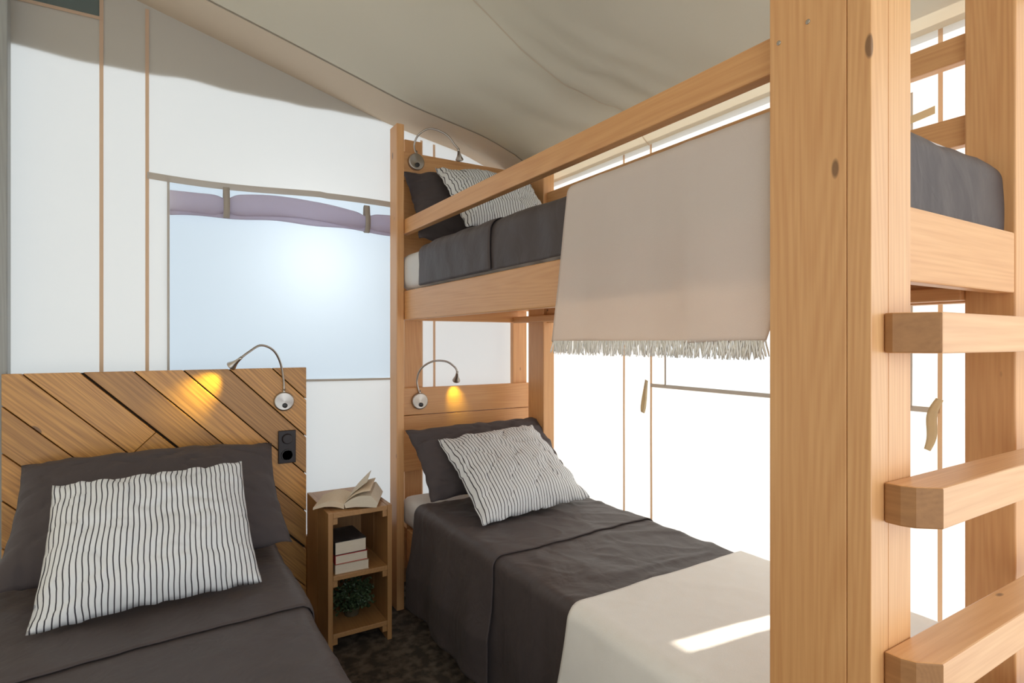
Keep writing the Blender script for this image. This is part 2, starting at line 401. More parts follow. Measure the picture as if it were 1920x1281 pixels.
# outer fly sheet over the roof and its hanging valance at the back
m = MB()
m.grid(lambda a, b: (lerp(XL - .2, XR + 0.06, a), lerp(YF - .2, YB + 0.02, b), smooth_tab(lerp(XL - .2, XR + .06, a)) + 0.12), 30, 4)
struct(m.build('trim_3', fly_m, smooth=True))
def vz(x): return 2.480 + 0.005 * math.sin(x * 9) + 0.012 * nz(x * 5, 1) 
m = MB()
m.grid(lambda a, b: (lerp(XL, XR, a), YB + 0.005 + ground_wave(lerp(XL, XR, a), 2.5) * (1 - b), lerp(vz(lerp(XL, XR, a)), max(vz(lerp(XL, XR, a)) + .005, smooth_tab(lerp(XL, XR, a)) + 0.12), b)), 120, 10)
struct(m.build('trim_4', fly_m, smooth=True))

for nm, bx in (('added_glow_cover_back', (XL + .01, XR - .03, YB - .045, YB - .02, 0, .34)), ('added_glow_cover_right', (XR - .045, XR - .02, 0.10, YB - .05, 0, .34))):  # boards added to cover the canvas glowing at floor level
    m = MB(); m.box(*bx); struct(m.build(nm, plywood['X'], bevel=.002))
# seam tapes sewn on the canvas
ti = [5]
def tape(fn, n=40, mat=seam_m):
    m = MB(); m.grid(fn, n, 1); o = struct(m.build('trim_%d' % ti[0], mat, smooth=True)); ti[0] += 1; return o
def vback(x, z0, z1, w=0.014, mat=seam_m):
    tape(lambda a, b: (x + (b-.5)*w, YB - 0.006 + ground_wave(x, lerp(z0, z1, a)), lerp(z0, z1, a)), mat=mat)
def vside(y, z0, z1, w=0.012, mat=seam_m):
    tape(lambda a, b: (XR - 0.006 + ground_wave(y, lerp(z0, z1, a)), y + (b-.5)*w, lerp(z0, z1, a)), mat=mat)
for x, z0, z1 in ((-0.204, 0, 2.80), (-0.04, 0, 2.76), (1.25, 0, 2.42), (1.326, 0, 2.41), (-0.75, 0, 2.95)): vback(x, z0, z1)
vback(WX0, WZ0, WZ1, 0.010, valance_m); vback(WX1, WZ0, WZ1, 0.010, valance_m)
for y in (2.06, 1.885, 0.757): vside(y, 0, 2.19)
vside(1.80, WZ0, WZ1, 0.010, valance_m); vside(0.832, WZ0, WZ1, 0.010, valance_m)
tape(lambda a, b: (lerp(-0.04, 1.25, a), YB - 0.007 + ground_wave(lerp(-0.04, 1.25, a), WZ0), WZ0 - 0.002 + (b-.5)*0.012 + 0.004*math.sin(a*5)), mat=valance_m)
tape(lambda a, b: (XR - 0.008, lerp(0.757, 1.885, a), WZ0 - 0.002 + (b-.5)*0.016), mat=valance_m)
tape(lambda a, b: (lerp(-0.04, 1.25, a), YB - 0.010, 2.035 + (b-.5)*0.030 - 0.012*math.sin(a*math.pi*2+.4)*(1 if a < .6 else .6)), mat=valance_m)
tape(lambda a, b: (lerp(-0.72, -0.204, a), YB - 0.008, 2.67 + (b-.5)*0.014))

# grey tent pole at the left
m = MB(); m.box(-0.60, -0.487, 2.87, 2.93, 0, 2.905)
tag(m.build('tent_pole', greywood, loc=(-.54, 2.9, 0), bevel=0.004), 'grey weathered wooden tent pole at the left edge beside the plank headboard', 'pole')

# rolled-up window blind with its two tie straps
t = thing('rolled_blind', (0.6, 2.95, 1.90), 'rolled-up mauve grey window blind tied under the top of the back window', 'blind')
def blind(a, b):
    x = lerp(0.045, 1.165, a); an = 2*math.pi*b
    c = 1.925 + 0.03 * math.sin(math.pi * min(1, max(0, (x-0.25)/0.65))) - 0.0
    squeeze = 1 - 0.35*math.exp(-((x-0.27)/0.03)**2) - 0.35*math.exp(-((x-0.93)/0.03)**2)
    rz = (0.048 + 0.006*nz(x*4, 2)) * squeeze
    return (x, 2.965 + 0.022*math.cos(an)*squeeze, c + rz*math.sin(an) + 0.003*math.sin(3*an + x*7))
m = MB(); m.grid(lambda u, v: blind(v, u), 24, 70, closed_u=True); m.build('roll', blind_m, t, smooth=True)
m = MB(); m.grid(lambda a, b: (lerp(0.045, 1.165, a), 2.962, lerp(1.86, 1.895, b) + 0.02*math.sin(math.pi*a) + .004*math.sin(a*20)), 40, 2); m.build('hem_flap', blind_m, t, smooth=True, solid=.003)
for x in (0.27, 0.93):
    m = MB(); c = 1.925 + 0.03*math.sin(math.pi*min(1, max(0, (x-0.25)/0.65)))
    m.grid(lambda a, b: (x + (a-.5)*0.026, 2.965 + 0.026*math.cos(2*math.pi*b), c + 0.055*math.sin(2*math.pi*b) + (0.03 if abs(b-.25) < .1 else 0)), 2, 24)
    m.build('tie_strap', valance_m, t, smooth=True, solid=0.002)

# cloth tie loops on the side wall
def tie(y, z, dz, lean, label):
    def fn(a, b):
        an = 2*math.pi*a
        return (XR - 0.03 + (b-.5)*0.0 + 0.012*math.cos(an), y + lean*math.sin(an/2)*(dz) + 0.012*math.sin(an)*(0.5-0.5*math.cos(an)), z - dz*(0.5-0.5*math.cos(an)))
    m = MB()
    m.grid(lambda a, b: tuple(Vector(fn(a, .5)) + Vector((-0.009*(b-.5), 0.009*(b-.5), 0.006*(b-.5)))), 40, 1)
    tag(m.build('tie_loop', strap_m, loc=(XR - .03, y, z), smooth=True, solid=0.002), label, 'strap', 'cloth tie loops on the side wall')
tie(1.90, 1.125, 0.145, 0.0, 'cream cloth tie loop hanging on the side wall left of the big post')
m = MB()
m.grid(lambda a, b: (XR - 0.028 - 0.010*math.sin(a*math.pi) - 0.37*(b-.5)*0.026*(1-.3*a), 0.750 + 0.006*math.sin(a*math.pi*2) + 0.030*a + 0.93*(b-.5)*0.026*(.55+.45*math.sin(a*math.pi)), 1.135 - 0.145*a + 0.006*b), 20, 3)
tag(m.build('tie_loop', strap_m, loc=(XR - .03, .76, 1.06), smooth=True, solid=0.006), 'cream folded cloth tie hanging on the side wall seen between the ladder rungs', 'strap', 'cloth tie loops on the side wall')
m = MB(); m.grid(lambda a, b: (XR - 0.03 - 0.02*math.sin(a*3), lerp(0.76, 0.90, a), lerp(1.955, 1.945, a) - 0.012*math.sin(a*math.pi) + (b-.5)*0.022), 12, 1)
tag(m.build('tie_strap', strap_m, loc=(XR-.03, .76, 1.9), solid=0.002), 'cream cloth strap tied to the side wall seam above the upper mattress', 'strap')

# ---------------------------------------------------------------- bunk bed
bunk = thing('bunk_bed', (1.40, 1.62, 0), 'tall pine bunk bed with guard rails and a rung ladder along the right wall', 'bed')
def board(name, x0, x1, y0, y1, z0, z1, axis, label=None, bev=0.004, parent=bunk):
    m = MB(); m.box(x0, x1, y0, y1, z0, z1)
    o = m.build(name, pine[axis], parent, bevel=bev)
    if label: o['label'] = label
    return o
m = MB(); m.box(0.98, 1.111, 0.5275, 0.669, 0, 2.42); m.box(0.98, 1.0345, 0.488, 0.5265, 0, 2.42); m.box(1.0355, 1.111, 0.488, 0.5265, 0, 2.42)
p = m.build('post', pine['Z'], bunk, bevel=0.0015); p['label'] = 'thick laminated front post beside the ladder'
board('post', 0.98, 1.018, 2.653, 2.75, 0, 2.354, 'Z', 'slim post at the head end')
board('post', 1.76, 1.83, 2.54, 2.69, 0, 2.225, 'Z')
board('post', 1.76, 1.83, 0.546, 0.65, 0, 2.24, 'Z')
board('guard_rail', 1.02, 1.055, 0.669, 2.70, 1.823, 1.895, 'Y', 'front guard rail')
board('guard_rail', 1.78, 1.815, 0.65, 2.54, 2.03, 2.10, 'Y')
board('guard_rail', 1.78, 1.815, 0.65, 2.54, 1.811, 1.888, 'Y')
board('side_board', 1.02, 1.055, 0.669, 2.70, 1.405, 1.546, 'Y', 'front side board under the upper mattress')
board('side_board', 1.78, 1.815, 0.65, 2.54, 1.40, 1.546, 'Y')
board('side_board', 1.03, 1.058, 0.669, 2.653, 0.23, 0.389, 'Y')
board('side_board', 1.78, 1.815, 0.65, 2.54, 0.23, 0.39, 'Y')
board('foot_board', 1.111, 1.76, 0.548, 0.585, 1.417, 1.563, 'X', 'upper foot board')
board('foot_board', 1.111, 1.76, 0.548, 0.585, 0.23, 0.39, 'X')
board('cross_beam', 1.06, 1.78, 2.82, 2.88, 1.41, 1.475, 'X')
board('side_beam', 1.74, 1.78, 0.65, 2.82, 1.405, 1.44, 'Y')
for z0, z1 in ((1.520, 1.545), (0.365, 0.389)):
    m = MB(); y = 0.70
    while y < 2.75: m.box(1.059, 1.739, y, y + 0.07, z0, z1); y += 0.135
    m.build('slat_base', pine['X'], bunk, bevel=0.002)
for y, z in ((0.650, 1.853), (0.594, 1.866)):
    m = MB(); m.tube([(0.9815, y, z), (0.9790, y, z), (0.9782, y, z)], [.0042, .0042, .003], 16); m.build('screw', steel, bunk)
# headboards with stiles
for x0, x1 in ((1.11, 1.209), (1.782, 1.88)):
    board('stile', x0, x1, 2.888, 2.92, 0.1, 2.37 if x0 < 1.5 else 2.29, 'Z')
def plank_panel(z0, zs, z1):
    m = MB(); m.box(1.06, 1.89, 2.855, 2.887, z0, zs - 0.0015); m.box(1.06, 1.89, 2.855, 2.887, zs + 0.0015, z1)
    return m.build('headboard', pine['X'], bunk, bevel=0.0025)
plank_panel(0.62, 0.912, 1.056)['label'] = 'plank headboard of the lower bunk'
board('headboard', 1.06, 1.89, 2.855, 2.887, 1.56, 1.897, 'X')
plank_panel(1.90, 2.14, 2.292)['label'] = 'plank headboard of the upper bunk'
board('head_rail', 1.06, 1.89, 2.855, 2.887, 0.25, 0.42, 'X')
board('head_rail', 1.06, 1.89, 2.81, 2.852, 1.477, 1.545, 'X')
# ladder rungs on the foot-side faces
for i, zt in enumerate((1.347, 1.068, 0.790, 0.512, 0.234)):
    m = MB()
    if i == 0: poly = [(1.018, .487), (1.018, .474), (1.055, .418), (1.83, .418), (1.83, .487)]
    else: poly = [(1.018, .487), (1.018, .462), (1.026, .443), (1.057, .418), (1.83, .418), (1.83, .487)]
    m.prismz(poly, zt - 0.066, zt)
    rg = m.build('ladder_rung', pine['X'], bunk, bevel=0.003)
    rg.data.materials.append(endgrain)
    for pf in rg.data.polygons:
        if pf.normal.x < -0.5: pf.material_index = 1

# ---------------------------------------------------------------- soft goods helpers
def rbox_mesh(x0, x1, y0, y1, z0, z1, r, wr=0.003, keep=None, n=(26, 70, 10), seed=0, freq=5.0):
    m = MB(); c = Vector(((x0+x1)/2, (y0+y1)/2, (z0+z1)/2)); h = Vector(((x1-x0)/2, (y1-y0)/2, (z1-z0)/2))
    rr = min(r, h.x, h.y, h.z)
    def warp(v):
        a = Vector([max(-h[i]+rr, min(h[i]-rr, v[i])) for i in range(3)])
        d = v - a
        if d.length > 1e-9: d = d.normalized() * rr
        p = c + a + d
        nrm = d.normalized() if d.length > 1e-9 else Vector((0, 0, 1))
        return p + nrm * wr * (nz(p.x*freq, p.y*freq, p.z*freq + seed) + .5*nz(p.x*freq*2.6, p.y*freq*2.2, p.z*freq*.8 + seed + 7))
    faces = [((0,1),2,-1),((0,1),2,1),((0,2),1,-1),((0,2),1,1),((1,2),0,-1),((1,2),0,1)]
    for (ua, va), w, s in faces:
        def fn(a, b):
            v = Vector((0,0,0)); v[ua] = lerp(-h[ua], h[ua], a); v[va] = lerp(-h[va], h[va], b); v[w] = s*h[w]
            return warp(v)
        m.grid(fn, n[ua], n[va])
    return m, keep
def finish_rbox(mk, name, mat, parent=None, loc=None, solid=0.0):
    m, keep = mk
    o = m.build(name, mat, parent, loc=loc, smooth=True)
    bm = bmesh.new(); bm.from_mesh(o.data)
    bmesh.ops.remove_doubles(bm, verts=bm.verts, dist=2e-4)
    bmesh.ops.recalc_face_normals(bm, faces=bm.faces)
    if keep:
        off = parent_world(parent) if parent else Vector(loc or (0, 0, 0))
        bmesh.ops.delete(bm, geom=[f for f in bm.faces if not keep(f.calc_center_median() + off)], context='FACES')
    bm.to_mesh(o.data); bm.free()
    if solid:
        s = o.modifiers.new('solid', 'SOLIDIFY'); s.thickness = solid; s.offset = 1
    return o

def drape_mesh(xa, xb, ztop, z_left, z_right, y0, y1, yfn=None, wr=0.004, r=0.035, hang=0.012, nu=90, nv=90, seed=0, botfn=None, lift=0.0, edge_drop=True, flare=0.03):
    """cloth over a bed: hangs at xa side to z_left, crosses the top, hangs at xb side to z_right (None = tucked at the edge)"""
    pts = []
    def side(x, zb, sgn):
        out = [(x + sgn*r*(1-math.sin(t)) * -1 + 0, ztop - r + r*math.cos(t)) for t in []]
        return out
    L1 = max(0.0, ztop - r - z_left); A = r*math.pi/2; T = (xb - xa) - 2*r; L2 = max(0.0, ztop - r - z_right)
    tot = L1 + A + T + A + L2
    def path(s):
        d = s*tot
        if d < L1: return xa, z_left + d, 0, (L1 - d), Vector((-1, 0, 0))
        d -= L1
        if d < A:
            t = d/r; return xa + r - r*math.cos(t), ztop - r + r*math.sin(t), 1, 0, Vector((-math.cos(t), 0, math.sin(t)))
        d -= A
        if d < T: return xa + r + d, ztop, 2, 0, Vector((0, 0, 1))
        d -= T
        if d < A:
            t = d/r; return xb - r + r*math.sin(t), ztop - r + r*math.cos(t), 3, 0, Vector((math.sin(t), 0, math.cos(t)))
        d -= A
        return xb, ztop - r - d, 4, d, Vector((1, 0, 0))
    m = MB()
    def fn(a, b):
        x, z, zone, hg, nrm = path(a)
        y = lerp(y0, y1, b)
        if yfn: y = yfn(x, z, y, b)
        if botfn and zone == 0:
            f = hg / max(L1, 1e-6); z += f * botfn(y)
        p = Vector((x, y, z)) + nrm * lift
        w = wr * (nz(x*3.2 + y*1.8 + seed, y*3.0 - x*1.5, seed) + .45*nz(x*8 + seed, y*7 + x*5, 3) + .3*nz(x*19 + y*8, y*15 - x*9, z*12 + seed))
        # sharper creases
        cr = abs(nz(x*2.1 - y*1.2 + seed*3, y*2.4 + x, 8.0 + seed)); w += wr * 0.7 * max(0, 0.10 - cr) / 0.10; cr2 = abs(nz(x*4.5 + y*3.2 + seed, y*4.1 - x*2.6, 2.0)); w += wr * 0.35 * max(0, 0.09 - cr2) / 0.09 + wr*0.25
        p += nrm * w
        if hg > 0:
            g = min(1, hg/0.25)
            p += nrm * g * (hang * (math.sin(y*9 + seed + 2*nz(y*3, 1, seed)) + .4*math.sin(y*23 + seed)) + flare*g)
        return tuple(p)
    m.grid(fn, nu, nv)
    return m

def corners_patch(c, u, v, sag=0.0):
    tl, tr, br, bl = [Vector(q) for q in c]
    p = tl.lerp(tr, u).lerp(bl.lerp(br, u), v)
    return p
def pillow(name, mat, c, T, label, cat, group=None, seed=0, pinch=0.05, flange=0.0, nrm_hint=(0, -1, 0.6), up_bias=0.62, nu=64, nv=44, wr=0.011, plump=0.5, uvflip=False, sag=0.02):
    """c: corners (top left, top right, bottom right, bottom left) in world space"""
    tl, tr, br, bl = [Vector(q) for q in c]
    n = ((tr - tl).cross(bl - tl)).normalized()
    if n.dot(Vector(nrm_hint)) < 0: n = -n
    m = MB(); uv = []
    for sgn in (1, -1):
        k = len(m.v)
        for j in range(nv + 1):
            for i in range(nu + 1):
                u, v = i/nu, j/nv
                a, b = 2*u-1, 2*v-1
                # edges bow in between the corners
                a2 = a*(1 - pinch*(1 - b*b)*abs(a)**2); b2 = b*(1 - pinch*1.1*(1 - a*a)*abs(b)**2)
                p = corners_patch(c, (a2+1)/2, (b2+1)/2)
                fa = max(0, 1 - (abs(a)/(1-flange))**2.6) if abs(a) < 1-flange else 0
                fb = max(0, 1 - (abs(b)/(1-flange))**2.6) if abs(b) < 1-flange else 0
                h = (fa*fb)**plump
                th = T*h
                edge = 1 - h
                w = wr*(nz(a*2.2+seed, b*2.0, seed) + .5*nz(a*5+seed, b*5, seed+4) + .3*nz(a*9+seed, b*9, seed+6)); w -= wr*.8*max(0, .08-abs(nz(a*2.0+b*1.1, b*2.3-a*.8, seed+9)))/.08
                # puckers that run in from the seams
                w += wr*0.75*edge*(math.sin(b*17+seed+3*nz(b*3, seed))*abs(a)**3 + math.sin(a*21+seed+3*nz(a*3, seed))*abs(b)**3)
                w *= 1 if 0 < i < nu and 0 < j < nv else 0.5
                off = th*(up_bias if sgn > 0 else -(1-up_bias)) + w
                if sgn < 0: off = min(off, 0.0 + w)
                m.v.append(tuple(p + n*off - Vector((0, 0, sag*(1-b*b)*0)) ))
                du = 0.010*nz(u*2.5+seed, v*5, 1) + 0.007*nz(u*7+seed, v*11, 2)*(0.4+abs(b)**2); uv.append((u + du, v))
        for j in range(nv):
            for i in range(nu):
                q = (k+j*(nu+1)+i, k+j*(nu+1)+i+1, k+(j+1)*(nu+1)+i+1, k+(j+1)*(nu+1)+i)
                m.f.append(q if sgn > 0 else q[::-1]); m.tone.append(.5)
    cen = (tl+tr+br+bl)/4
    o = m.build(name, mat, loc=tuple(cen), smooth=True, uv=uv)
    bm = bmesh.new(); bm.from_mesh(o.data); bmesh.ops.remove_doubles(bm, verts=bm.verts, dist=3e-4); bmesh.ops.recalc_face_normals(bm, faces=bm.faces); bm.to_mesh(o.data); bm.free()
    return tag(o, label, cat, group)

# ---------------------------------------------------------------- left bed
lb = thing('single_bed', (0.0, 1.80, 0), 'low single bed with a tall stained diagonal plank headboard at the left', 'bed')
m = MB(); m.box(-0.47, 0.37, 0.80, 2.74, 0.16, 0.28); m.build('bed_frame', pine['Y'], lb, bevel=0.004)
for x in (-0.44, 0.28):
    for y in (0.84, 2.62): m = MB(); m.box(x, x+.06, y, y+.06, 0, 0.16); m.build('leg', pine['Z'], lb, bevel=0.003)
HX0, HX1, HZ0, HZ1 = -0.496, 0.596, 0.0, 1.178
def clip(poly, a, b, c):       # keep a*x+b*z <= c
    out = []
    for i in range(len(poly)):
        p, q = poly[i], poly[(i+1) % len(poly)]
        dp, dq = a*p[0]+b*p[1]-c, a*q[0]+b*q[1]-c
        if dp <= 0: out.append(p)
        if dp*dq < 0: t = dp/(dp-dq); out.append((p[0]+(q[0]-p[0])*t, p[1]+(q[1]-p[1])*t))
    return out
m = MB(); edges = [-0.51 + 0.1765*k + 0.0 for k in range(0, 20)]
base_c = 0.741 - 0.1765*7
edges = [base_c + 0.1765*k for k in range(0, 20)]
tones = [0.5, .3, .62, .42, .7, .35, .55, .62, .28, .75, .22, .6, .4, .55, .5, .45, .6, .4, .5, .5]
rect = [(HX0, HZ0), (HX1, HZ0), (HX1, HZ1), (HX0, HZ1)]
for k in range(len(edges)-1):
    g = 0.0035
    gl = 0.010 if k == 8 else 0.0025       # one wide shrinkage gap
    poly = clip(clip(rect, 1, 1, edges[k+1] - g), -1, -1, -(edges[k] + gl))
    if len(poly) < 3: continue
    if k == 7:                              # this board is pieced from two lengths
        pa = clip(poly, 1, -1, -0.93); pb = clip(poly, -1, 1, 0.927)
        if len(pa) >= 3: m.prism(pa, 2.818, 2.842, 0.62)
        if len(pb) >= 3: m.prism(pb, 2.820, 2.842, 0.30)
        continue
    m.prism(poly, 2.82 + 0.002*random.random(), 2.842, tones[k])
hb = m.build('headboard', planked, lb, bevel=0.002, tone=True); hb['label'] = 'headboard of diagonal orange-brown planks'
m = MB(); m.box(HX0+.004, HX1-.004, 2.8425, 2.86, HZ0, HZ1-.003); m.build('backing_board', backing, lb)
mt = finish_rbox(rbox_mesh(-0.49, 0.39, 0.80, 2.76, 0.28, 0.485, 0.05, 0.002), 'mattress', white_sheet, loc=(-.05, 1.78, .28))
tag(mt, 'white mattress under the charcoal sheet of the left single bed', 'mattress')
BZ = 0.492
m = drape_mesh(-0.50, 0.40, BZ, 0.14, 0.14, 0.74, 2.30, wr=0.005, seed=1.3, nv=110)
ls = m.build('bedsheet', dark_sheet, loc=(-.05, 1.5, BZ), smooth=True, solid=0.003); tag(ls, 'charcoal grey cotton sheet covering the left single bed', 'bedsheet')
m = drape_mesh(-0.50, 0.40, BZ, 0.16, 0.16, 1.79, 2.62, wr=0.005, seed=1.3, nv=60, lift=0.008, yfn=lambda x, z, y, b: y + (1-b)*(0.05*(x+.05) + 0.012*math.sin(x*6)))
m.build('folded_top_edge', dark_sheet, ls, smooth=True, solid=0.004)
pillow('pillow', dark_pillow, [(-0.43, 2.76, 0.845), (0.435, 2.76, 0.85), (0.43, 2.27, 0.55), (-0.44, 2.28, 0.54)], 0.20,
       'wide charcoal pillow leaning on the diagonal plank headboard', 'pillow', 'charcoal pillows', seed=2, up_bias=0.55, pinch=0.05, flange=0.02)
pillow('cushion', stripe_m, [(-0.285, 2.32, 0.842), (0.262, 2.32, 0.86), (0.285, 2.00, 0.525), (-0.30, 1.985, 0.515)], 0.13,
       'black and white striped cushion on the left single bed', 'cushion', 'striped cushions', seed=5, up_bias=0.7, pinch=0.035, flange=0.03)

# ---------------------------------------------------------------- lower bunk bedding
mt = finish_rbox(rbox_mesh(1.024, 1.758, 0.68, 2.74, 0.391, 0.535, 0.05, 0.003), 'mattress', white_sheet, loc=(1.4, 1.67, .39))
tag(mt, 'white mattress of the lower bunk with its corner bare by the nightstand', 'mattress')
m = drape_mesh(0.998, 1.772, 0.548, 0.085, 0.40, 0.70, 1.90, wr=0.007, seed=3.1, nv=130, nu=150, hang=0.014, flare=0.010)
s2 = m.build('bedsheet', dark_sheet, loc=(1.4, 1.5, .54), smooth=True, solid=0.003); tag(s2, 'charcoal sheet on the lower bunk hanging down to the carpet', 'bedsheet')
m = drape_mesh(0.995, 1.775, 0.549, 0.10, 0.40, 1.745, 2.44, wr=0.007, seed=3.1, nv=90, nu=150, lift=0.006, hang=0.014, flare=0.028,
               yfn=lambda x, z, y, b: y + (1-b)*(0.035*(x-1.4) + 0.008*math.sin(x*9)) + (0.04*b*(0.545-z) if z < .5 else 0))
m.build('folded_top_edge', dark_sheet, s2, smooth=True, solid=0.004)
pillow('pillow', dark_pillow, [(1.01, 2.62, 0.875), (1.82, 2.66, 0.885), (1.84, 2.42, 0.60), (1.03, 2.36, 0.585)], 0.17,
       'charcoal pillow leaning at the head of the lower bunk', 'pillow', 'charcoal pillows', seed=9, up_bias=0.5, pinch=0.045, flange=0.02)
pillow('cushion', stripe_m, [(1.125, 2.50, 0.835), (1.66, 2.50, 0.862), (1.685, 2.06, 0.585), (1.10, 2.01, 0.57)], 0.13,
       'striped cushion leaning on the pillow of the lower bunk', 'cushion', 'striped cushions', seed=12, up_bias=0.7, pinch=0.035, flange=0.03)
m = drape_mesh(0.986, 1.777, 0.558, 0.14, 0.40, 0.70, 1.30, wr=0.003, seed=6.0, nv=60, nu=110, lift=0.004, hang=0.006, flare=0.012,
               yfn=lambda x, z, y, b: y + b*(0.02*(x-1.4)) + (0.22*b*(0.54-z) if z < .53 else 0))
tag(m.build('blanket', cream, loc=(1.4, .95, .556), smooth=True, solid=0.005), 'cream wool blanket spread over the foot of the lower bunk', 'blanket')

# ---------------------------------------------------------------- upper bunk bedding
mt = finish_rbox(rbox_mesh(1.022, 1.775, 0.60, 2.74, 1.548, 1.73, 0.05, 0.003), 'mattress', white_sheet, loc=(1.4, 1.65, 1.548))
tag(mt, 'white mattress of the upper bunk, its head corner showing above the side board', 'mattress')
su = finish_rbox(rbox_mesh(1.016, 1.80, 0.572, 2.8, 1.40, 1.742, 0.05, 0.006, keep=lambda p: p.y < 2.455 and p.z > 1.553, seed=3, n=(40, 160, 40), freq=9), 'bedsheet', dark_sheet, loc=(1.4, 1.6, 1.5), solid=0.003)
tag(su, 'charcoal sheet wrapped around the upper bunk mattress', 'bedsheet')
finish_rbox(rbox_mesh(1.008, 1.79, 0.55, 2.9, 1.40, 1.748, 0.055, 0.006, keep=lambda p: 1.79 < p.y < 2.44 and p.z > 1.553, seed=8, n=(40, 160, 40), freq=8), 'folded_top_edge', dark_sheet, parent=su, solid=0.003)
pillow('pillow', dark_pillow, [(1.06, 2.80, 2.17), (1.90, 2.81, 2.24), (1.86, 2.52, 1.80), (1.05, 2.55, 1.785)], 0.17,
       'charcoal pillow leaning at the head of the upper bunk', 'pillow', 'charcoal pillows', seed=15, up_bias=0.5, flange=0.02)
pillow('cushion', stripe_m, [(1.19, 2.68, 2.175), (1.72, 2.60, 2.14), (1.66, 2.30, 1.82), (1.13, 2.22, 1.80)], 0.13,
       'striped cushion half hidden behind the upper guard rail', 'cushion', 'striped cushions', seed=18, up_bias=0.7, pinch=0.035, flange=0.03)
# throw hanging over the side, with fringe
TH = dict(y0=0.612, y1=1.32)
def throw_y(x, z, y, b):
    k = max(0, min(1, (1.72 - z)/0.44))
    if b > .5: y += (b-.5)*2*(0.075*k)
    else: y += (.5-b)*2*(0.085*k**2)
    return y
bf = lambda y: 0.004*math.sin(y*11)
m = drape_mesh(0.996, 1.79, 1.752, 1.298, 1.715, TH['y0'], TH['y1'], wr=0.002, seed=7.0, nv=80, nu=130, hang=0.006, flare=-0.004, yfn=throw_y, botfn=bf)
th = m.build('throw_blanket', cream_thin, loc=(1.4, .95, 1.74), smooth=True, solid=0.003)
tag(th, 'cream fringed throw hanging over the side of the upper bunk', 'blanket')
m = MB(); n = 440
for i in range(n):
    b = (i + random.random()*.6)/n
    y = throw_y(0.996, 1.298, lerp(TH['y0'], TH['y1'], b), b)
    x = 0.992 + 0.006*math.sin(y*9 + 7.0) + random.uniform(-.004, .004)
    z = 1.302; L = random.uniform(0.030, 0.040)
    dy = random.uniform(-.012, .012); dx = random.uniform(-.006, .006)
    m.tube([(x, y, z), (x+dx*.5, y+dy*.3, z-L*.35), (x+dx, y+dy*.8, z-L*.75), (x+dx*1.2, y+dy, z-L)], [0.0017, .0017, .0015, .0010], 5)
fr = m.build('fringe', cream, th, smooth=True); fr['kind'] = 'stuff'

# ---------------------------------------------------------------- reading lamps
def bez(p, n=12):
    p = [Vector(q) for q in p]; pts = [p[0]] + p + [p[-1]]; out = []
    for i in range(len(p)-1):
        a, b, c, d = pts[i], pts[i+1], pts[i+2], pts[i+3]
        for k in range(n):
            t = k/n
            out.append(0.5*((2*b) + (-a+c)*t + (2*a-5*b+4*c-d)*t*t + (-a+3*b-3*c+d)*t**3))
    out.append(p[-1]); return out
def lamp(plate, neck, head_to, label, R=0.044, power=1.2):
    t = thing('reading_lamp', plate, label, 'lamp', 'gooseneck reading lamps')
    x, y, z = plate
    def disc(cx, cy, cz, prof, mat, name, par=t, n=40):
        m = MB(); m.grid(lambda a, b: (cx + prof[round(b*(len(prof)-1))][0]*math.cos(2*math.pi*a), cy - prof[round(b*(len(prof)-1))][1], cz + prof[round(b*(len(prof)-1))][0]*math.sin(2*math.pi*a)), n, len(prof)-1, closed_u=True)
        return m.build(name, mat, par, smooth=True, bevel=0)
    pl = disc(x, y, z, [(0.0001, 0), (R, 0), (R, 0.014), (R-.0005, 0.016), (R-.003, 0.0185), (R-.006, 0.019), (R-.007, 0.019), (0.0001, 0.0192)], turned, 'mounting_plate')
    kx, kz = x + 0.002, z - 0.018
    disc(kx, y - 0.019, kz, [(0.0001, 0), (0.011, 0), (0.011, .008), (.010, .0095), (.009, .010), (.0001, .0102)], black, 'switch_knob')
    pts = bez([(x, y-.010, z+R-.006)] + neck)
    m = MB(); rr = []
    for i in range(len(pts)): rr.append(0.0048 + 0.0004*(i % 2))
    m.tube([(x, y-.010, z+R-.012), (x, y-.010, z+R+.014)], 0.0065, 14); m.tube(pts, rr, 12); m.build('gooseneck', steel, t, smooth=True)
    tip = Vector(neck[-1]); d = (Vector(head_to) - tip).normalized()
    m = MB(); prof = [(0, .0065), (.012, .0068), (.026, .0085), (.040, .012), (.052, .0175), (.060, .021), (.062, .0212), (.062, .018), (.054, .016)]
    m.tube([tip + d*a for a, r in prof], [r for a, r in prof], 28); hd = m.build('lamp_head', steel, t, smooth=True)
    m = MB(); m.tube([tip + d*.0525, tip + d*.0555], .0155, 24); m.build('bulb', led, hd, smooth=False)
    light('reading_light', 'SPOT', tip + d*.064, power, (1.0, .84, .05), .012, tip + d, spot_size=math.radians(62), spot_blend=.9)
LY = 2.82
lamp((0.495, LY, 1.024), [(0.492, 2.805, 1.12), (0.475, 2.79, 1.205), (0.44, 2.765, 1.262), (0.385, 2.735, 1.283), (0.335, 2.715, 1.255), (0.305, 2.705, 1.232)], (0.19, 2.80, 1.115), 'steel gooseneck reading lamp on the diagonal plank headboard', power=5.0)
lamp((1.178, 2.855, 0.985), [(1.162, 2.845, 1.09), (1.175, 2.825, 1.155), (1.225, 2.79, 1.195), (1.29, 2.76, 1.195), (1.335, 2.75, 1.165), (1.348, 2.745, 1.14)], (1.38, 2.84, 1.02), 'steel gooseneck reading lamp over the lower bunk pillow', power=2.0)
lamp((1.158, 2.855, 2.245), [(1.147, 2.845, 2.335), (1.165, 2.82, 2.385), (1.215, 2.785, 2.412), (1.29, 2.755, 2.385), (1.335, 2.745, 2.335), (1.352, 2.74, 2.318)], (1.42, 2.84, 2.20), 'steel gooseneck reading lamp at the top of the upper bunk', power=2.5)

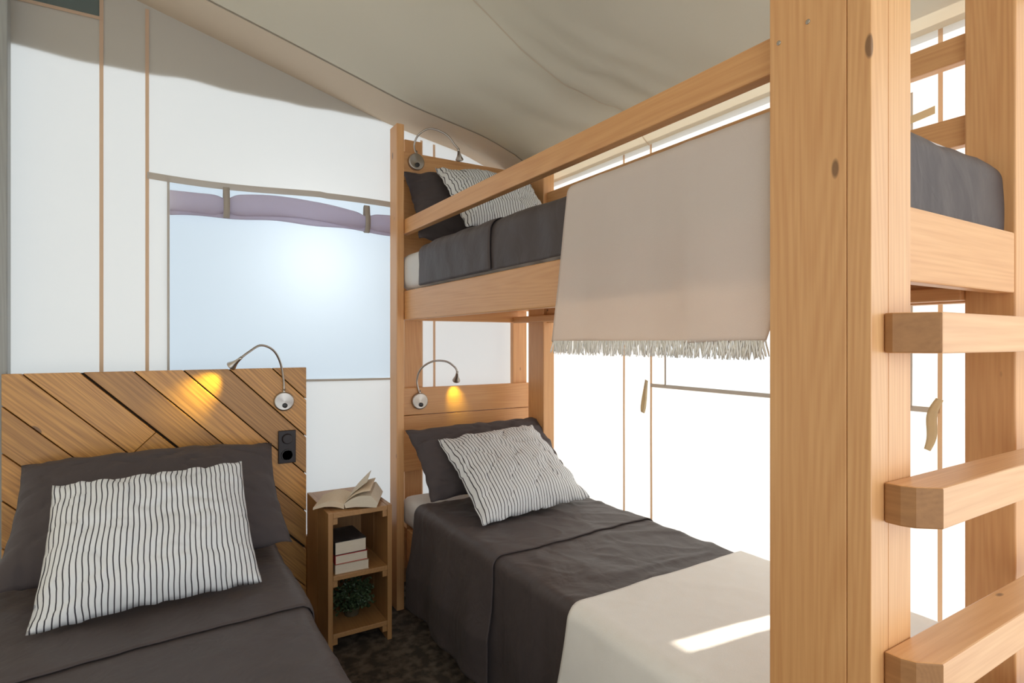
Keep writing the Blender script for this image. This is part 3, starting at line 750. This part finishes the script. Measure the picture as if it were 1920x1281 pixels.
# ---------------------------------------------------------------- socket plate
t = thing('power_outlet', (0.509, 2.82, 0.814), 'dark double plate with dimmer and power socket below the left reading lamp', 'socket')
m = MB(); m.box(0.470, 0.547, 2.808, 2.8195, 0.738, 0.889); m.build('cover_plate', brownblack, t, bevel=0.003)
m = MB(); m.tube([(0.509, 2.808, 0.851), (0.509, 2.797, 0.851), (0.509, 2.795, 0.851)], [.024, .0225, .020], 32); m.build('dimmer_knob', brownblack, t)
m = MB(); m.tube([(0.509, 2.808, 0.776), (0.509, 2.803, 0.776), (0.509, 2.803, 0.776), (0.509, 2.8075, 0.776)], [.0275, .0265, .0225, .021], 32)
for dx in (-.0095, .0095): m.tube([(0.509+dx, 2.8075, .776), (0.509+dx, 2.8055, .776)], .003, 10)
m.box(0.507, 0.511, 2.8025, 2.8075, 0.797, 0.801); m.box(0.507, 0.511, 2.8025, 2.8075, 0.752, 0.756)
m.build('socket', black, t)

# ---------------------------------------------------------------- nightstand crate
ns = thing('nightstand', (0.735, 2.61, 0), 'narrow open plywood crate nightstand between the two beds', 'nightstand')
NX0, NX1, NY0, NY1, NZ = 0.598, 0.872, 2.42, 2.815, 0.588
for x in (NX0, NX1-.02):
    m = MB(); m.box(x, x+.02, NY0, NY0+.185, 0, NZ); m.box(x, x+.02, NY0+.188, NY1, 0, NZ); m.build('side_panel', plywood['Z'], ns, bevel=0.0015)
m = MB(); m.box(NX0+.0205, NX1-.0205, NY0, NY1, NZ-.022, NZ-.001); m.build('top', plywood['Y'], ns, bevel=0.0015)
for z in (0.325, 0.085):
    m = MB(); m.box(NX0+.0205, NX1-.0205, NY0, NY1-.015, z-.02, z); m.build('shelf', plywood['Y'], ns, bevel=0.0015)
m = MB(); m.box(NX0+.0205, NX1-.0205, NY1-.014, NY1-.002, 0.05, NZ-.023); m.build('back_panel', plywood['Z'], ns)
for z in (NZ-.0225, 0.3045, 0.0645):
    for x in (NX0+.0205, NX1-.0205-.02):
        m = MB(); m.box(x, x+.02, NY0+.006, NY1-.02, z-.028, z); m.build('cleat', plywood['Y'], ns, bevel=0.001)
# books on the middle shelf
def book(x0, x1, y0, y1, z0, z1, cov, label, rot=0.0, th=0.002):
    t = thing('book', ((x0+x1)/2, (y0+y1)/2, z0), label, 'book', 'stacked books on the nightstand shelf')
    m = MB(); m.box(x0, x1, y0, y1, z0, z0+th); m.box(x0, x1, y0, y1, z1-th, z1); m.box(x0, x0+th, y0, y1, z0, z1); m.build('cover', cov, t, bevel=0.0004)
    m = MB(); m.box(x0+th, x1-.002, y0+.002, y1-.002, z0+th, z1-th); m.build('pages', pages_m, t)
    t.rotation_euler.z = rot
book(0.632, 0.775, 2.432, 2.63, 0.3255, 0.365, tancov, 'plain tan paperback at the bottom of the stack', -0.02)
book(0.630, 0.768, 2.437, 2.62, 0.3655, 0.403, redcov, 'book with a thin red cover in the middle of the stack', 0.015)
book(0.628, 0.762, 2.44, 2.63, 0.4035, 0.458, cover_dark, 'thick book with a dark cover on top of the stack', 0.03)

# plant in the bottom compartment
t = thing('potted_plant', (0.735, 2.53, 0.0855), 'small dark green bushy plant in the bottom of the nightstand', 'plant')
m = MB(); m.tube([(0.735, 2.56, 0.0855), (0.735, 2.56, 0.0865), (0.735, 2.56, 0.125), (0.735, 2.56, 0.125), (0.735, 2.56, 0.118)], [.028, .03, .036, .033, .031], 24); m.build('pot', stem_m, t)
rs = random.Random(3)
st = MB(); lf = MB()
for i in range(90):
    th_ = rs.uniform(0, 2*math.pi); ph = math.asin(rs.uniform(-.75, 1))
    d = Vector((math.cos(th_)*math.cos(ph), math.sin(th_)*math.cos(ph), math.sin(ph)))
    c0 = Vector((0.735, 2.56, 0.122)); rr = rs.uniform(.8, 1.08)
    tip = Vector((0.735, 2.545, 0.182)) + Vector((d.x*.094, d.y*.105, d.z*.086))*rr
    tip.x = min(max(tip.x, NX0+.028), NX1-.028); tip.z = min(max(tip.z, .096), .285)
    mid = c0.lerp(tip, .5) + Vector((0, 0, .014))
    st.tube([c0, mid, tip], .0011, 5)
    for k in range(13):
        q = mid.lerp(tip, k/12)
        a = Vector((rs.uniform(-1, 1), rs.uniform(-1, 1), rs.uniform(-.6, 1))).normalized(); b = a.orthogonal().normalized()
        b.rotate(Matrix.Rotation(rs.uniform(0, 6.28), 3, a)); s_ = rs.uniform(.009, .015)
        if q.z + s_*a.z < .089: continue
        nn = a.cross(b)*0.25
        lf.add([q, q+(a*.4+b*.40+nn)*s_, q+(a*.95+b*.3+nn)*s_, q+(a*1.2)*s_, q+(a*.95-b*.3+nn)*s_, q+(a*.4-b*.40+nn)*s_], [(0, 1, 2, 3), (0, 3, 4, 5)])
st.build('stems', stem_m, t); f = lf.build('foliage', greenleaf, t); f['kind'] = 'stuff'

# open book on top of the nightstand
t = thing('open_book', (0.70, 2.55, NZ), 'thick open paperback lying face up on top of the nightstand', 'book')
O = Vector((0.672, 2.452, NZ + .001)); G = Vector((.42, .907, 0)); Wd = Vector((.907, -.42, 0)); BL = .195
def bp_(w, g, z): return O + Wd*w + G*g + Vector((0, 0, z))
def block(prof_fn, name, mat, nseg=16):
    """prof_fn(g) -> closed list of (w, z)"""
    m = MB(); prof = [prof_fn(j/8) for j in range(9)]; n = len(prof[0])
    for j, pr in enumerate(prof):
        for w, z in pr: m.v.append(tuple(bp_(w, BL*j/8, z)))
    for j in range(8):
        for i in range(n): m.f.append((j*n+i, j*n+(i+1) % n, (j+1)*n+(i+1) % n, (j+1)*n+i)); m.tone.append(.5)
    m.f.append(tuple(range(n))); m.f.append(tuple(8*n+i for i in range(n-1, -1, -1))); m.tone += [.5, .5]
    return m.build(name, mat, t)
def left(g):
    top = [(-.126*k/10, .022 + .020*math.sin(math.pi*min(1, k/7.0)*.62)*(1) - .028*(k/10)**2.2) for k in range(11)]
    bot = [(-.128 + .128*k/8, .001 + .012*math.sin(math.pi*k/8)) for k in range(9)]
    return top + bot
def right(g):
    top = [(.112*k/10, .022 + .030*(k/10)**.8 + .012*math.sin(math.pi*k/10) + 0.014*g*(k/10)) for k in range(11)]
    bot = [(.130 + .012, .020), (.134, .002), (.09, .006), (.05, .008), (0.006, .004)]
    return top + bot
block(left, 'left_pages', paper); block(right, 'right_pages', pages_m)
m = MB()
m.grid(lambda a, b: tuple(bp_(.004 + .085*a, BL*(.25+.75*b), .026 + .075*a**.8 + .02*a*b)), 10, 6)
m.build('loose_page', paper_light, t, smooth=True, solid=.0006)
m = MB()
m.grid(lambda a, b: tuple(bp_(.004 + .105*a, BL*b, .027 + .048*a**.8 + .01*math.sin(math.pi*a) + .010*a*b)), 10, 6)
m.build('loose_page', paper, t, smooth=True, solid=.0006)
